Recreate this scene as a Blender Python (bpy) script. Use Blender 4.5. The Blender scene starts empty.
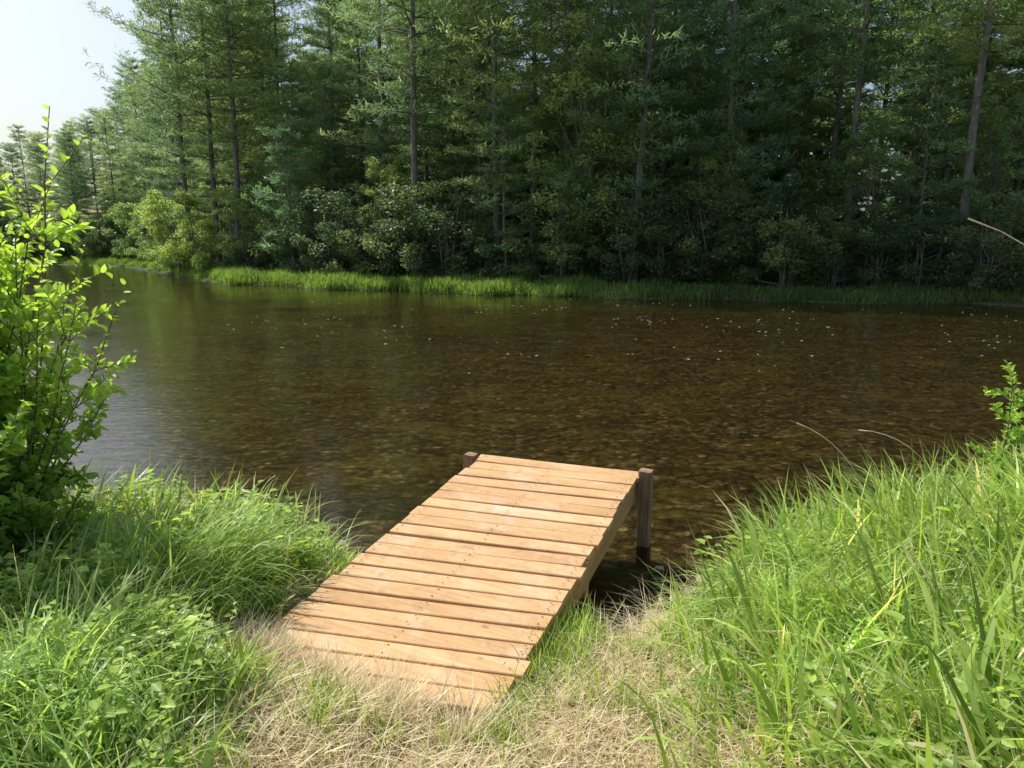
import bpy, math, random, bmesh
import numpy as np
from mathutils import Vector, Matrix, noise as mnoise

rng = np.random.default_rng(7)
random.seed(7)
scene = bpy.context.scene
col = scene.collection

# ------------------------------------------------------------------ helpers
def link(o, parent=None):
    col.objects.link(o)
    if parent is not None:
        o.parent = parent
    return o

def np_mesh(name, V, loops, totals, C=None, mat=None, smooth=False):
    me = bpy.data.meshes.new(name)
    V = np.asarray(V, np.float32); loops = np.asarray(loops, np.int32).ravel(); totals = np.asarray(totals, np.int32)
    me.vertices.add(len(V)); me.vertices.foreach_set("co", V.ravel())
    me.loops.add(len(loops)); me.loops.foreach_set("vertex_index", loops)
    starts = np.concatenate([[0], np.cumsum(totals)[:-1]]).astype(np.int32)
    me.polygons.add(len(totals)); me.polygons.foreach_set("loop_start", starts)
    me.polygons.foreach_set("loop_total", totals)
    if smooth:
        me.polygons.foreach_set("use_smooth", np.ones(len(totals), bool))
    me.update(calc_edges=True)
    if C is not None:
        a = me.color_attributes.new("Col", 'FLOAT_COLOR', 'POINT')
        C4 = np.ones((len(V), 4), np.float32); C4[:, :3] = C
        a.data.foreach_set("color", C4.ravel())
    if mat: me.materials.append(mat)
    me.validate()
    return me

def norm(a):
    return a / np.maximum(np.linalg.norm(a, axis=-1, keepdims=True), 1e-9)

class Tubes:
    def __init__(s): s.V = []; s.F = []; s.n = 0
    def add(s, pts, rad, sides=6):
        pts = [Vector(p) for p in pts]
        base = s.n
        for i, p in enumerate(pts):
            t = (pts[min(i+1, len(pts)-1)] - pts[max(i-1, 0)])
            if t.length < 1e-6: t = Vector((0, 0, 1))
            t.normalize()
            ref = Vector((0, 0, 1)) if abs(t.z) < .9 else Vector((1, 0, 0))
            u = t.cross(ref).normalized(); v = t.cross(u)
            for k in range(sides):
                a = 2*math.pi*k/sides
                s.V.append(p + (u*math.cos(a) + v*math.sin(a))*rad[i])
        for i in range(len(pts)-1):
            for k in range(sides):
                k2 = (k+1) % sides
                s.F.append((base+i*sides+k, base+i*sides+k2, base+(i+1)*sides+k2, base+(i+1)*sides+k))
        s.n += len(pts)*sides
    def mesh(s, name, mat):
        me = bpy.data.meshes.new(name)
        me.from_pydata([tuple(v) for v in s.V], [], s.F)
        me.polygons.foreach_set("use_smooth", [True]*len(s.F))
        me.materials.append(mat)
        return me

# ------------------------------------------------------------------ node helpers
def new_mat(name):
    m = bpy.data.materials.new(name); m.use_nodes = True
    nt = m.node_tree; nt.nodes.clear()
    out = nt.nodes.new("ShaderNodeOutputMaterial")
    return m, nt, out
def N(nt, t, **kw):
    n = nt.nodes.new(t)
    for k, v in kw.items():
        if k in n.inputs: n.inputs[k].default_value = v
        else: setattr(n, k, v)
    return n
def ramp(nt, fac, stops):
    r = nt.nodes.new("ShaderNodeValToRGB")
    e = r.color_ramp.elements
    while len(e) < len(stops): e.new(.5)
    for i, (p, c) in enumerate(stops):
        e[i].position = p; e[i].color = (c[0], c[1], c[2], 1) if not isinstance(c, float) else (c, c, c, 1)
    nt.links.new(fac, r.inputs[0])
    return r.outputs[0]
def mixc(nt, f, a, b, mode='MIX'):
    m = nt.nodes.new("ShaderNodeMix"); m.data_type = 'RGBA'; m.blend_type = mode
    for sock, v in ((m.inputs[0], f), (m.inputs[6], a), (m.inputs[7], b)):
        if isinstance(v, (int, float)): sock.default_value = v
        elif isinstance(v, tuple): sock.default_value = (*v, 1)
        else: nt.links.new(v, sock)
    return m.outputs[2]

def foliage_mat(name, transl=.4, rough=.5, objvar=0.0, spec=.3, tmul=(1.5, 1.45, .7)):
    m, nt, out = new_mat(name)
    at = N(nt, "ShaderNodeAttribute", attribute_name="Col")
    c = at.outputs["Color"]
    if objvar:
        oi = N(nt, "ShaderNodeObjectInfo")
        c2 = ramp(nt, oi.outputs["Random"], [(0, (.62, .78, .90)), (.5, (1, 1, 1)), (1, (1.35, 1.2, .9))])
        c = mixc(nt, objvar, c, c2, 'MULTIPLY')
    p = N(nt, "ShaderNodeBsdfPrincipled", Roughness=rough)
    p.inputs["Specular IOR Level"].default_value = spec
    nt.links.new(c, p.inputs["Base Color"])
    tr = N(nt, "ShaderNodeBsdfTranslucent")
    c3 = mixc(nt, 1.0, c, tmul, 'MULTIPLY')
    nt.links.new(c3, tr.inputs["Color"])
    mx = N(nt, "ShaderNodeMixShader"); mx.inputs[0].default_value = transl
    nt.links.new(p.outputs[0], mx.inputs[1]); nt.links.new(tr.outputs[0], mx.inputs[2])
    nt.links.new(mx.outputs[0], out.inputs[0])
    return m

M_needle = foliage_mat("pine_needles", .5, .5, .8, .5, (1.5, 1.5, 1.1))
M_leaf = foliage_mat("broad_leaves", .5, .45, .6, .45, (1.5, 1.45, .9))
M_shrub = foliage_mat("shrub_leaves", .5, .4, 0, .4, (1.4, 1.42, .8))
M_grass = foliage_mat("grass_blades", .5, .4, 0, .5, (1.45, 1.42, .8))
M_dry = foliage_mat("dry_grass_blades", .3, .6, 0, .25, (1.2, 1.1, .8))

def bark_mat(name, c1, c2):
    m, nt, out = new_mat(name)
    tc = N(nt, "ShaderNodeTexCoord"); mp = N(nt, "ShaderNodeMapping"); mp.inputs["Scale"].default_value = (6, 6, 1.2)
    nt.links.new(tc.outputs["Object"], mp.inputs[0])
    n = N(nt, "ShaderNodeTexNoise", Scale=3.0, Detail=6.0); nt.links.new(mp.outputs[0], n.inputs["Vector"])
    c = ramp(nt, n.outputs[0], [(.3, c1), (.7, c2)])
    p = N(nt, "ShaderNodeBsdfPrincipled", Roughness=.9); nt.links.new(c, p.inputs["Base Color"])
    b = N(nt, "ShaderNodeBump", Strength=.6, Distance=.03); nt.links.new(n.outputs[0], b.inputs["Height"]); nt.links.new(b.outputs[0], p.inputs["Normal"])
    nt.links.new(p.outputs[0], out.inputs[0]); return m
M_bark = bark_mat("pine_bark", (.10, .09, .075), (.27, .24, .205))
M_twig = bark_mat("shrub_bark", (.10, .08, .05), (.2, .17, .11))

# ------------------------------------------------------------------ dock frame
cNL = Vector((-1.35, 2.97, .130)); cNR = Vector((-.06, 2.69, .140))
cFL = Vector((-.225, 5.21, .515)); cFR = Vector((.895, 4.79, .515))
near_mid = (cNL+cNR)/2; far_mid = (cFL+cFR)/2
W_DECK = 1.2
Lv = (far_mid-near_mid); LEN = Lv.length; Lv.normalize()
Wv = ((cFR-cFL)+(cNR-cNL)); Wv = (Wv-Lv*Wv.dot(Lv)).normalized(); Nv = Wv.cross(Lv).normalized()
def deck_local(x, y):
    dx = x-near_mid.x; dy = y-near_mid.y
    l2 = np.array([Lv.x, Lv.y])/math.hypot(Lv.x, Lv.y)
    w2_ = np.array([l2[1], -l2[0]])
    return dx*w2_[0]+dy*w2_[1], dx*l2[0]+dy*l2[1]

# ------------------------------------------------------------------ terrain shape
NX = [-400, -200, -40, -8, -3, -1.9, -1.1, -.6, 0, .7, .95, 1.3, 3, 8, 40, 200, 400]
NY = [40, 30, 12, 6, 5.0, 4.75, 4.40, 4.0, 3.5, 3.55, 3.70, 4.0, 4.5, 4.6, 0, -30, -50]
FX = [-400, -90, -50, -40, -34, -26, -20, -15.6, -8, 2, 10, 18, 30, 60, 200, 400]
FY = [150, 96, 80, 74, 67, 55, 46, 40, 34.5, 29.5, 27, 25, 21, 12, 0, -10]
def near_y(x): return np.interp(x, NX, NY)+.05*np.sin(x*9)+.04*np.sin(x*17+1)
def far_y(x): return np.interp(x, FX, FY) + .5*np.sin(x*.9)+.3*np.sin(x*2.3+1)
def sstep(a, b, x):
    t = np.clip((x-a)/(b-a), 0, 1); return t*t*(3-2*t)
def pathf(x, y):
    return np.exp(-(np.abs(x+.15)/.78)**4)
def height(x, y):
    x = np.asarray(x, float); y = np.asarray(y, float)
    dn = near_y(x)-y; df = y-far_y(x)
    p = pathf(x, y)
    H = .09*p + (1-p)*(.2 + .32*sstep(.6, 3.0, x) + .06*sstep(-1.2, -3, x))
    d = np.maximum(dn, 0)
    land = H*(1-np.exp(-d/.3)) + .045*np.minimum(d, 12)
    land += .02*np.sin(x*3.1+y*1.7)*np.clip(d, 0, 1)+.015*np.sin(x*7-y*5)*np.clip(d, 0, 1)
    a, b_ = deck_local(x, y)
    dist = np.hypot(np.maximum(np.abs(a)-(W_DECK/2+.04), 0), np.maximum(np.maximum(-.03-b_, b_-LEN), 0))
    land = np.minimum(land, .096+np.maximum(dist-.01, 0)*.9)
    w = np.maximum(np.minimum(-dn, -df), 0)
    bed = -.09*(1-np.exp(-w/.25)) - .045*np.minimum(w, 8) + .03*np.sin(x*2.1+y)*np.clip(w-1, 0, 1)*np.sin(y*1.3)
    f = np.maximum(df, 0)
    far = .3*(1-np.exp(-f/.8)) + .035*np.minimum(f, 60) + .01*np.clip(f-60, 0, 300)
    return np.where(dn > 0, land, np.where(df > 0, far, bed))
def H1(x, y): return float(height(x, y))

def axis(lo, f0, f1, hi, step, grow=1.13):
    a = list(np.arange(f0, f1, step)); s = step; v = f0
    L = []
    while v > lo: s *= grow; v -= s; L.append(v)
    s = step; v = a[-1]; R = []
    while v < hi: s = min(s*grow, 40); v += s; R.append(v)
    return np.array(L[::-1]+a+R)
gx = axis(-600, -5, 5, 600, .06, 1.12)
gy = np.concatenate([axis(-300, -1, 6.5, 9, .06, 1.12), np.arange(9.7, 100, .9), np.array([105, 112, 120, 130, 145, 165, 190, 230, 290, 380, 600, 900])])
X, Y = np.meshgrid(gx, gy); Z = height(X, Y)
nx, ny = len(gx), len(gy)
idx = np.arange(nx*ny).reshape(ny, nx)
quads = np.stack([idx[:-1, :-1], idx[:-1, 1:], idx[1:, 1:], idx[1:, :-1]], -1).reshape(-1, 4)

m, nt, out = new_mat("ground_soil"); M_ground = m
geo = N(nt, "ShaderNodeNewGeometry"); sep = N(nt, "ShaderNodeSeparateXYZ"); nt.links.new(geo.outputs["Position"], sep.inputs[0])
pos = geo.outputs["Position"]
n1 = N(nt, "ShaderNodeTexNoise", Scale=2.2, Detail=6.0); nt.links.new(pos, n1.inputs["Vector"])
n2 = N(nt, "ShaderNodeTexNoise", Scale=45.0, Detail=5.0); nt.links.new(pos, n2.inputs["Vector"])
soil = ramp(nt, n2.outputs[0], [(.3, (.14, .105, .06)), (.5, (.34, .27, .16)), (.72, (.55, .46, .30))])
soil2 = ramp(nt, n2.outputs[0], [(.3, (.04, .05, .02)), (.7, (.12, .14, .05))])
soilmix = mixc(nt, ramp(nt, n1.outputs[0], [(.47, 0.0), (.65, 1.0)]), soil, soil2)
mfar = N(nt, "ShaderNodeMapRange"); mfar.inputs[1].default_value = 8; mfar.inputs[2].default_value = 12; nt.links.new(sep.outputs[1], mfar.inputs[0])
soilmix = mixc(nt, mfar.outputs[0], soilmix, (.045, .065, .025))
wob = N(nt, "ShaderNodeTexNoise", Scale=7.0, Detail=5.0); nt.links.new(pos, wob.inputs["Vector"])
vadd = N(nt, "ShaderNodeVectorMath", operation='MULTIPLY_ADD'); nt.links.new(wob.outputs["Color"], vadd.inputs[0]); vadd.inputs[1].default_value = (.13, .13, .13); nt.links.new(pos, vadd.inputs[2])
vo = N(nt, "ShaderNodeTexVoronoi", Scale=12.5); nt.links.new(vadd.outputs[0], vo.inputs["Vector"])
vo2 = N(nt, "ShaderNodeTexVoronoi", Scale=4.5); nt.links.new(vadd.outputs[0], vo2.inputs["Vector"])
sepc = N(nt, "ShaderNodeSeparateColor"); nt.links.new(vo.outputs["Color"], sepc.inputs[0])
stonec = ramp(nt, sepc.outputs[0], [(0, (.075, .06, .036)), (.5, (.165, .135, .08)), (.8, (.24, .20, .125)), (.95, (.34, .30, .21)), (1, (.52, .48, .39))])
edge = ramp(nt, vo.outputs["Distance"], [(.25, 1.0), (.7, .4)])
stonec = mixc(nt, 1.0, stonec, edge, 'MULTIPLY')
sepc2 = N(nt, "ShaderNodeSeparateColor"); nt.links.new(vo2.outputs["Color"], sepc2.inputs[0])
big = ramp(nt, sepc2.outputs[1], [(0, .65), (.6, .95), (1, 1.3)])
stonec = mixc(nt, 1.0, stonec, big, 'MULTIPLY')
mpn = N(nt, "ShaderNodeMapping"); mpn.inputs["Scale"].default_value = (.5, 1.2, 1); nt.links.new(pos, mpn.inputs[0])
n3 = N(nt, "ShaderNodeTexNoise", Scale=1.5, Detail=9.0, Roughness=.78); nt.links.new(mpn.outputs[0], n3.inputs["Vector"])
stonec = mixc(nt, ramp(nt, n3.outputs[0], [(.51, 0.0), (.60, .55)]), stonec, (.19, .185, .055))
stonec = mixc(nt, ramp(nt, n3.outputs[0], [(.39, .7), (.48, 0.0)]), stonec, (.06, .05, .028))
mr = N(nt, "ShaderNodeMapRange"); mr.inputs[1].default_value = .05; mr.inputs[2].default_value = -.01; nt.links.new(sep.outputs[2], mr.inputs[0])
gc = mixc(nt, mr.outputs[0], soilmix, stonec)
p = N(nt, "ShaderNodeBsdfPrincipled", Roughness=.9); p.inputs["Specular IOR Level"].default_value = .2
nt.links.new(gc, p.inputs["Base Color"])
hmix = N(nt, "ShaderNodeMath", operation='ADD'); nt.links.new(n2.outputs[0], hmix.inputs[0])
inv = N(nt, "ShaderNodeMath", operation='MULTIPLY'); nt.links.new(vo.outputs["Distance"], inv.inputs[0]); inv.inputs[1].default_value = -1.0
nt.links.new(inv.outputs[0], hmix.inputs[1])
b = N(nt, "ShaderNodeBump", Strength=.6, Distance=.03); nt.links.new(hmix.outputs[0], b.inputs["Height"]); nt.links.new(b.outputs[0], p.inputs["Normal"])
nt.links.new(p.outputs[0], out.inputs[0])
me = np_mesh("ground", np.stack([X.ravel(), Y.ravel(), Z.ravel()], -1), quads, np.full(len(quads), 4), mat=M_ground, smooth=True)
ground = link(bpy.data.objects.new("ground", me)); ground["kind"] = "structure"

# ------------------------------------------------------------------ water
m, nt, out = new_mat("river_water"); M_water = m
geo = N(nt, "ShaderNodeNewGeometry"); pos = geo.outputs["Position"]
mp = N(nt, "ShaderNodeMapping"); mp.inputs["Scale"].default_value = (1.0, 1.5, 1); mp.inputs["Rotation"].default_value = (0, 0, math.radians(15)); nt.links.new(pos, mp.inputs[0])
w1 = N(nt, "ShaderNodeTexNoise", Scale=5.0, Detail=6.0, Roughness=.6, Distortion=.3); nt.links.new(mp.outputs[0], w1.inputs["Vector"])
w2 = N(nt, "ShaderNodeTexNoise", Scale=.35, Detail=3.0); nt.links.new(pos, w2.inputs["Vector"])
amp = ramp(nt, w2.outputs[0], [(.38, .35), (.62, 1.0)])
mul = N(nt, "ShaderNodeMath", operation='MULTIPLY'); nt.links.new(w1.outputs[0], mul.inputs[0]); nt.links.new(amp, mul.inputs[1])
b = N(nt, "ShaderNodeBump", Strength=.5, Distance=.017); nt.links.new(mul.outputs[0], b.inputs["Height"])
fr = N(nt, "ShaderNodeFresnel", IOR=1.6); nt.links.new(b.outputs[0], fr.inputs["Normal"])
gl = N(nt, "ShaderNodeBsdfGlossy", Roughness=.02); nt.links.new(b.outputs[0], gl.inputs["Normal"])
tr = N(nt, "ShaderNodeBsdfTransparent"); tr.inputs[0].default_value = (.81, .71, .50, 1)
mx = N(nt, "ShaderNodeMixShader"); nt.links.new(fr.outputs[0], mx.inputs[0]); nt.links.new(tr.outputs[0], mx.inputs[1]); nt.links.new(gl.outputs[0], mx.inputs[2])
nt.links.new(mx.outputs[0], out.inputs[0])
me = np_mesh("river_water", [(-500, -60, 0), (500, -60, 0), (500, 200, 0), (-500, 200, 0)], [0, 1, 2, 3], [4], mat=M_water)
water = link(bpy.data.objects.new("river_water", me)); water["kind"] = "structure"

# ------------------------------------------------------------------ dock
def wood_mat(name, cols, pale=.25, sc=(1.6, 38, 38), sc2=(1.2, 7, 7), sc3=(3.2, 7, 7), scuff=False):
    m, nt, out = new_mat(name)
    tc = N(nt, "ShaderNodeTexCoord")
    at = N(nt, "ShaderNodeAttribute", attribute_name="Col")
    off = N(nt, "ShaderNodeVectorMath", operation='MULTIPLY_ADD'); nt.links.new(at.outputs["Color"], off.inputs[0]); off.inputs[1].default_value = (13, 7, 5); nt.links.new(tc.outputs["Object"], off.inputs[2])
    mp = N(nt, "ShaderNodeMapping"); mp.inputs["Scale"].default_value = sc; nt.links.new(off.outputs[0], mp.inputs[0])
    n = N(nt, "ShaderNodeTexNoise", Scale=1.6, Detail=7.0, Roughness=.65, Distortion=.4); nt.links.new(mp.outputs[0], n.inputs["Vector"])
    mp2 = N(nt, "ShaderNodeMapping"); mp2.inputs["Scale"].default_value = sc2; nt.links.new(off.outputs[0], mp2.inputs[0])
    nb = N(nt, "ShaderNodeTexNoise", Scale=1.5, Detail=3.0); nt.links.new(mp2.outputs[0], nb.inputs["Vector"])
    c = ramp(nt, n.outputs[0], [(.25, cols[0]), (.5, cols[1]), (.75, cols[2])])
    c = mixc(nt, 1.0, c, ramp(nt, nb.outputs[0], [(.3, (.88, .83, .77)), (.6, (1.04, 1.03, 1.0))]), 'MULTIPLY')
    sp = N(nt, "ShaderNodeSeparateColor"); nt.links.new(at.outputs["Color"], sp.inputs[0])
    c = mixc(nt, 1.0, c, ramp(nt, sp.outputs[0], [(0, (.86, .82, .77)), (1, (1.04, 1.04, 1.04))]), 'MULTIPLY')
    mp3 = N(nt, "ShaderNodeMapping"); mp3.inputs["Scale"].default_value = sc3; nt.links.new(off.outputs[0], mp3.inputs[0])
    v = N(nt, "ShaderNodeTexVoronoi", Scale=1.0); nt.links.new(mp3.outputs[0], v.inputs["Vector"])
    k = ramp(nt, v.outputs["Distance"], [(.04, .6), (.10, 0.0)])
    c = mixc(nt, k, c, (.20, .10, .045))
    ns = N(nt, "ShaderNodeTexNoise", Scale=3.2, Detail=9.0, Roughness=.72); nt.links.new(tc.outputs["Object"], ns.inputs["Vector"])
    c = mixc(nt, ramp(nt, ns.outputs[0], [(.5, 0.0), (.7, pale)]), c, (.72, .61, .47))
    ns2 = N(nt, "ShaderNodeTexNoise", Scale=11.0, Detail=8.0, Roughness=.75); nt.links.new(tc.outputs["Object"], ns2.inputs["Vector"])
    c = mixc(nt, ramp(nt, ns2.outputs[0], [(.51, 0.0), (.74, .7)]), c, (.30, .20, .12))
    if scuff:
        vd = N(nt, "ShaderNodeVectorMath", operation='SUBTRACT'); nt.links.new(tc.outputs["Object"], vd.inputs[0]); vd.inputs[1].default_value = (-.05, 1.68, 0)
        vm = N(nt, "ShaderNodeVectorMath", operation='MULTIPLY'); nt.links.new(vd.outputs[0], vm.inputs[0]); vm.inputs[1].default_value = (2.4, 4.2, 0)
        ln_ = N(nt, "ShaderNodeVectorMath", operation='LENGTH'); nt.links.new(vm.outputs[0], ln_.inputs[0])
        f1 = ramp(nt, ln_.outputs["Value"], [(.1, .6), (.85, 0.0)])
        f2 = ramp(nt, ns2.outputs[0], [(.42, 0.0), (.62, .75)])
        c = mixc(nt, mixc(nt, 1.0, f1, f2, 'MULTIPLY'), c, (.78, .73, .66))
    p = N(nt, "ShaderNodeBsdfPrincipled"); nt.links.new(c, p.inputs["Base Color"])
    nt.links.new(ramp(nt, n.outputs[0], [(.3, .85), (.7, .68)]), p.inputs["Roughness"])
    p.inputs["Specular IOR Level"].default_value = .3
    b = N(nt, "ShaderNodeBump", Strength=.5, Distance=.004); nt.links.new(n.outputs[0], b.inputs["Height"]); nt.links.new(b.outputs[0], p.inputs["Normal"])
    nt.links.new(p.outputs[0], out.inputs[0])
    return m
M_plank = wood_mat("cedar_plank", [(.51, .305, .145), (.635, .405, .205), (.70, .485, .27)], .45, scuff=True)
bc = [(.42, .25, .11), (.58, .37, .18), (.68, .47, .26)]
M_beam = wood_mat("cedar_beam", bc, .2, (38, 1.6, 38), (7, 1.2, 7), (7, 3.2, 7))
M_endb = wood_mat("cedar_cross_beam", bc, .2)
M_post = wood_mat("weathered_post", [(.13, .08, .05), (.26, .175, .115), (.40, .29, .20)], .2)
m, nt, out = new_mat("screw_steel"); M_screw = m
tcs = N(nt, "ShaderNodeTexCoord"); ns = N(nt, "ShaderNodeTexNoise", Scale=60.0); nt.links.new(tcs.outputs["Object"], ns.inputs["Vector"])
p = N(nt, "ShaderNodeBsdfPrincipled", Roughness=.5, Metallic=.6); nt.links.new(ramp(nt, ns.outputs[0], [(.3, (.05, .035, .03)), (.7, (.14, .11, .1))]), p.inputs["Base Color"]); nt.links.new(p.outputs[0], out.inputs[0])

def add_box(bm, cx, cy, cz, sx, sy, sz, bev=.004, colr=(.5, .5, .5), segs=1, jitter=0, alongy=False):
    if alongy: sx, sy = sy, sx
    xs = np.linspace(-sx/2, sx/2, segs+1)
    c = bm.verts.layers.float_color.get("Col") or bm.verts.layers.float_color.new("Col")
    prof = [(-sy/2+bev, -sz/2), (sy/2-bev, -sz/2), (sy/2, -sz/2+bev), (sy/2, sz/2-bev), (sy/2-bev, sz/2), (-sy/2+bev, sz/2), (-sy/2, sz/2-bev), (-sy/2, -sz/2+bev)]
    rings = []
    ph = random.random()*6
    for x in xs:
        dz = jitter*math.sin(x*2.2+ph); dy = jitter*.8*math.sin(x*3.1+ph*2)
        ring = []
        for a, b_ in prof:
            q = (x, a+dy) if not alongy else (a+dy, x)
            v = bm.verts.new((cx+q[0], cy+q[1], cz+b_+dz)); v[c] = (*colr, 1); ring.append(v)
        rings.append(ring)
    for r0, r1 in zip(rings[:-1], rings[1:]):
        for k in range(8):
            k2 = (k+1) % 8
            bm.faces.new((r0[k], r0[k2], r1[k2], r1[k]))
    bm.faces.new(rings[0][::-1]); bm.faces.new(rings[-1])
R = Matrix((Wv, Lv, Nv)).transposed().to_4x4()
Rinv = R.inverted()
lc = {k: Rinv @ (v-near_mid) for k, v in dict(NL=cNL, NR=cNR, FL=cFL, FR=cFR).items()}
def warp(bm):
    for v in bm.verts:
        s = v.co.x/W_DECK+.5; t = v.co.y/LEN
        P = (lc['NL']*(1-s)+lc['NR']*s)*(1-t)+(lc['FL']*(1-s)+lc['FR']*s)*t
        v.co = P+Vector((0, 0, v.co.z))
def bm_obj(name, bm, mats, matrix, parent):
    bmesh.ops.recalc_face_normals(bm, faces=bm.faces)
    me = bpy.data.meshes.new(name); bm.to_mesh(me); bm.free()
    for mm in mats: me.materials.append(mm)
    o = bpy.data.objects.new(name, me); link(o, parent)
    o.matrix_basis = matrix
    return o
dock = bpy.data.objects.new("wooden_dock", None); link(dock)
dock.location = (near_mid.x, near_mid.y, H1(near_mid.x, near_mid.y))
base = Vector(dock.location)
Mdeck = Matrix.Translation(near_mid-base) @ R
bm = bmesh.new()
NP = 21; pitch = LEN/NP; TH = .036
for i in range(NP):
    cy = pitch*(i+.5)
    ww = W_DECK+random.uniform(-.02, .02)
    add_box(bm, random.uniform(-.012, .012), cy, -TH/2+random.uniform(-.003, .003), ww, pitch-random.uniform(.008, .017), TH, .004,
            (random.random(), random.random(), random.random()), 8, .004)
for i in range(NP):
    for sx in (-W_DECK/2+.045, -.02, W_DECK/2-.045):
        for dy in (-.027, .027):
            x0 = sx+random.uniform(-.008, .008); y0 = pitch*(i+.5)+dy+random.uniform(-.006, .006)
            vs = [bm.verts.new((x0+.0045*math.cos(a), y0+.0045*math.sin(a), .0078)) for a in np.linspace(0, 2*math.pi, 8, endpoint=False)]
            f = bm.faces.new(vs); f.material_index = 1
warp(bm)
bm_obj("deck", bm, [M_plank, M_screw], Mdeck, dock)
BH = .14
for sx in (-1, 1):
    bm = bmesh.new(); add_box(bm, sx*(W_DECK/2-.03), LEN/2, -TH-.006-BH/2, .04, LEN-.03, BH, .003, (random.random(), .3, .5), 6, 0, True); warp(bm)
    bm_obj("side_beam", bm, [M_beam], Mdeck, dock)
bm = bmesh.new(); add_box(bm, 0, LEN/2-.02, -TH-.006-BH/2, .04, LEN-.12, BH, .003, (.4, .3, .5), 6, 0, True); warp(bm)
bm_obj("centre_joist", bm, [M_beam], Mdeck, dock)
bm = bmesh.new(); add_box(bm, 0, LEN-.036, -TH-.006-BH/2, W_DECK-.105, .04, BH, .003, (.7, .1, .5), 4); warp(bm)
bm_obj("end_beam", bm, [M_endb], Mdeck, dock)
def post(xl, yl, top, bot, s, mat):
    t = yl/LEN; s_ = xl/W_DECK+.5
    pw = (cNL*(1-s_)+cNR*s_)*(1-t)+(cFL*(1-s_)+cFR*s_)*t
    h = top-bot
    bm = bmesh.new(); add_box(bm, 0, 0, 0, h, s, s, .006, (random.random(), .5, random.random()), 8, .002)
    for v in bm.verts: v.co += Vector((random.uniform(-.003, .003), random.uniform(-.0025, .0025), random.uniform(-.0025, .0025)))
    ang = math.atan2(Wv.y, Wv.x)
    M = Matrix.Translation(Vector((pw.x, pw.y, (top+bot)/2))-base) @ Matrix.Rotation(ang, 4, 'Z') @ Matrix.Rotation(math.pi/2, 4, 'Y')
    return bm_obj("post", bm, [mat], M, dock)
post(W_DECK/2+.050, LEN-.06, .54, -.17, .085, M_post)
post(-W_DECK/2-.050, LEN-.07, .525, -.17, .085, M_post)
post(W_DECK/2-.10, LEN*.60, .19, -.2, .068, M_endb)
post(-W_DECK/2+.10, LEN*.60, .19, -.2, .068, M_endb)
dock["label"] = "small orange-brown cedar plank dock sloping from grassy bank over river"
dock["category"] = "dock"

# ------------------------------------------------------------------ rocks
def rock_mat():
    m, nt, out = new_mat("river_rock")
    tc = N(nt, "ShaderNodeTexCoord"); n = N(nt, "ShaderNodeTexNoise", Scale=9.0, Detail=8.0); nt.links.new(tc.outputs["Object"], n.inputs["Vector"])
    oi = N(nt, "ShaderNodeObjectInfo")
    c = ramp(nt, n.outputs[0], [(.3, (.18, .17, .155)), (.6, (.36, .34, .31)), (.8, (.5, .47, .43))])
    c = mixc(nt, 1.0, c, ramp(nt, oi.outputs["Random"], [(0, (.55, .48, .4)), (1, (1.3, 1.25, 1.2))]), 'MULTIPLY')
    p = N(nt, "ShaderNodeBsdfPrincipled", Roughness=.7); nt.links.new(c, p.inputs["Base Color"])
    b = N(nt, "ShaderNodeBump", Strength=.5, Distance=.01); nt.links.new(n.outputs[0], b.inputs["Height"]); nt.links.new(b.outputs[0], p.inputs["Normal"])
    nt.links.new(p.outputs[0], out.inputs[0]); return m
M_rock = rock_mat()
rock_me = []
for s in range(4):
    bm = bmesh.new(); bmesh.ops.create_icosphere(bm, subdivisions=3, radius=1)
    for v in bm.verts:
        nn = mnoise.noise(v.co*1.1+Vector((s*9, 0, 0)))*.45 + mnoise.noise(v.co*3+Vector((s*5, 3, 0)))*.12
        v.co *= 1+nn; v.co.z *= .55; v.co.x *= 1.2
    me = bpy.data.meshes.new("rock"); bm.to_mesh(me); bm.free(); me.materials.append(M_rock)
    me.polygons.foreach_set("use_smooth", [True]*len(me.polygons)); rock_me.append(me)
rocks = [(.80, 3.74, .06), (.98, 3.94, .06), (.68, 3.70, .04), (1.08, 4.05, .05), (.88, 3.92, .04), (.5, 3.75, .05), (.92, 4.12, .04), (1.2, 4.2, .05), (.74, 4.05, .04),
         (.95, 4.35, .045), (.88, 3.78, .03), (.74, 3.82, .03), (.94, 3.84, .035), (1.02, 4.02, .03), (.82, 3.86, .03), (-.9, 4.6, .06), (-1.2, 4.75, .05)]
for i, (x, y, s) in enumerate(rocks):
    o = bpy.data.objects.new("rock", rock_me[i % 4]); link(o)
    o.location = (x, y, max(H1(x, y), -.03)+s*.25); o.scale = (s, s*random.uniform(.7, 1.1), s); o.rotation_euler = (0, 0, random.random()*6)
    o["label"] = "small grey-brown river stone in shallow water beside bank"; o["category"] = "rock"; o["group"] = "stones in the shallows by the bank"

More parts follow.
